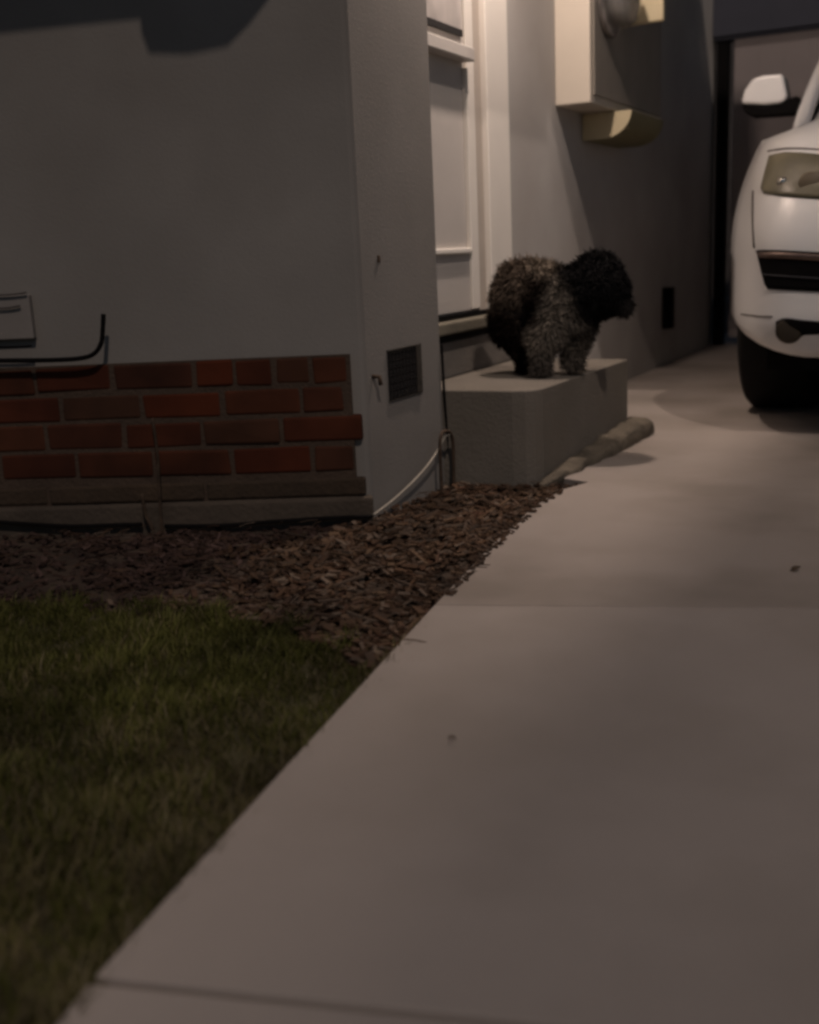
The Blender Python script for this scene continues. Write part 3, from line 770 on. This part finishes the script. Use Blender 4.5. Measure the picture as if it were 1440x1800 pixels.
def mchip(x, y):
    q = noise.noise(Vector((x*4.5, y*4.5, 1)))
    if q < -.12 - .25*(x+1.2) and random.random() < .75: return
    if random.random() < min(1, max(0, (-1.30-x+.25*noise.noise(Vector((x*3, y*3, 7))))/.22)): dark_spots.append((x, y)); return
    chip(x, y, sc=random.choice([.7, 1, 1, 1.25]))
dark_spots = []
scatter(19000, bed, mchip)
def straw(x, y):
    L = random.uniform(.02, .055); a = random.gauss(.2, .6); k = len(V); z = random.uniform(-.012, .004); w_ = .0009
    dx, dy = math.cos(a)*L, math.sin(a)*L; px_, py_ = -math.sin(a)*w_, math.cos(a)*w_; dz = random.uniform(-.004, .012)
    c_ = random.uniform(-.15, .15); mx_, my_ = x+dx*.5-dy*c_, y+dy*.5+dx*c_
    for (X_, Y_, Z_) in ((x, y, z), (mx_, my_, z+dz*.6+.002), (x+dx, y+dy, z+dz)):
        V.extend([Vector((X_-px_, Y_-py_, Z_)), Vector((X_+px_, Y_+py_, Z_)), Vector((X_, Y_, Z_+.0016))])
    for q_ in (0, 3):
        for e_ in range(3): Fc.append((k+q_+e_, k+q_+(e_+1) % 3, k+q_+3+(e_+1) % 3, k+q_+3+e_))
scatter(420, bed, straw)
for _ in range(120):                          # a few chips spilled over the slab edge and lawn border
    t = random.random(); i = random.randrange(5, 9); p = edge[i].lerp(edge[i+1], t); chip(p.x+random.uniform(0, .02), p.y, .003, .55)
mulch_m = rndmat('bark_chips', [(.066, .037, .021), (.038, .021, .012), (.084, .053, .032), (.048, .024, .014), (.105, .078, .058), (.032, .018, .011)], .95)
tag(obj('bark_mulch', (V, [], Fc), mulch_m), 'brown bark chip mulch between house, lawn and driveway', 'mulch', kind='stuff')
V, Fc = [], []
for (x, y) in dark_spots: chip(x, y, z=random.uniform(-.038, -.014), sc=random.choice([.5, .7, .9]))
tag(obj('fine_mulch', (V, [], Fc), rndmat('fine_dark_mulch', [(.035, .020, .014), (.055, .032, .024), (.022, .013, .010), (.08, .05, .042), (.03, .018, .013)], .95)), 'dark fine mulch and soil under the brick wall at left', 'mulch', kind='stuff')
# raised soil under the chips
bmb = bmesh.new(); prism(bmb, [(x, y, -.028) for x, y in bed], (0, 0, -.01)); tag(obj('soil', bmb, M['soil']), kind='structure')
# dry twigs on the mulch
# ---------------------------------------------------------------- grass
gv, gf = [], []
lp = [(-2.6, .3), (-.5, -.2)]+[(p.x-.004, p.y) for p in edge[2:5]]+[(p.x, p.y) for p in reversed(mulch_border[2:])]+[(-2.6, 1.2)]
def blade(x, y):
    cl = noise.noise(Vector((x*5, y*5, 0))); cl2 = noise.noise(Vector((x*16, y*16, 3)))
    h = max(.008, random.uniform(.016, .038)*(1+.55*cl+.75*cl2))
    if cl2 < -.28 and random.random() < .5: return
    a = random.uniform(0, 2*math.pi); lean = random.uniform(.1, .9)*h
    dx, dy = math.cos(a)*lean, math.sin(a)*lean; wx, wy = -math.sin(a+.6)*.0013, math.cos(a+.6)*.0013
    z = -.031; k = len(gv)
    gv.extend([(x-wx, y-wy, z), (x+wx, y+wy, z), (x+wx*.8+dx*.4, y+wy*.8+dy*.4, z+h*.6), (x+dx, y+dy, z+h), (x-wx*.8+dx*.4, y-wy*.8+dy*.4, z+h*.6)])
    gf.append((k, k+1, k+2, k+3, k+4))
dryl = [[], []]
def gblade(x, y):
    global gv, gf
    # drier towards the slab edge and the near end of the lawn
    t = .12+(x+1.35)*.9-(y-1.0)*.40+.80*noise.noise(Vector((x*3.2, y*3.2, 11)))+.35*noise.noise(Vector((x*11, y*11, 2)))
    if random.random() < min(.85, max(.06, t)):
        a_, b_ = gv, gf; gv, gf = dryl; blade(x, y); gv, gf = a_, b_
    else: blade(x, y)
scatter(82000, lp, gblade)
def tuft(x, y):
    for _ in range(22): gblade(x+random.gauss(0, .012), y+random.gauss(0, .010))
scatter(160, lp, tuft)
for _ in range(90):
    i_ = random.randrange(2, len(mulch_border)-1); p_ = mulch_border[i_].lerp(mulch_border[i_+1], random.random())
    cx_, cy_ = p_.x, p_.y+random.gauss(0, .022)
    for _q in range(30): gblade(cx_+random.gauss(0, .018), cy_+random.gauss(0, .010))
for _ in range(900):                          # blades hanging over the slab edge
    i_ = random.randrange(2, 5); p_ = edge[i_].lerp(edge[i_+1], random.random()) if i_ < 4 else edge[4].lerp(edge[5], random.random()*.8)
    gblade(p_.x-.002+random.gauss(0, .0025), p_.y)
grass_m = rndmat('grass_blades', [(.068, .068, .014), (.045, .048, .010), (.095, .090, .026), (.070, .072, .016), (.055, .056, .012)], .85)
tag(obj('grass', (gv, [], gf), grass_m), 'short dark green lawn grass beside the driveway', 'grass', kind='stuff')
dry_m = rndmat('dry_blades', [(.14, .115, .055), (.10, .085, .032), (.18, .15, .09), (.085, .064, .032), (.12, .105, .04)], .9)
tag(obj('dry_grass', (dryl[0], [], dryl[1]), dry_m), 'dry brownish grass mixed through the lawn towards the slab edge', 'grass', kind='stuff')
# leaf and grit on the slab
def leaf(px, py, L, m_, lab):
    p = G(px, py, .003); bm = bmesh.new(); a = random.uniform(0, 3); vs = []
    for k in range(10):
        t = 2*math.pi*k/10; u = math.cos(t)*L; v_ = math.sin(t)*L*.42*(1-.3*math.cos(t))
        vs.append(bm.verts.new((p.x+u*math.cos(a)-v_*math.sin(a), p.y+u*math.sin(a)+v_*math.cos(a), p.z+.004*abs(math.sin(t))+.001)))
    bm.faces.new(vs); r_ = bmesh.ops.extrude_face_region(bm, geom=bm.faces[:]); bmesh.ops.translate(bm, vec=(0, 0, .0012), verts=[e for e in r_['geom'] if isinstance(e, bmesh.types.BMVert)])
    return tag(obj('fallen_leaf', bm, m_), lab, 'leaf')
lm = mat('dry_leaf', (.06, .042, .025), .9, .3, 60)
leaf(1400, 1001, .016, lm, 'dark dry leaf lying on the driveway in front of the white car')
leaf(795, 1301, .006, lm, 'tiny brown leaf on the driveway near the lawn edge')
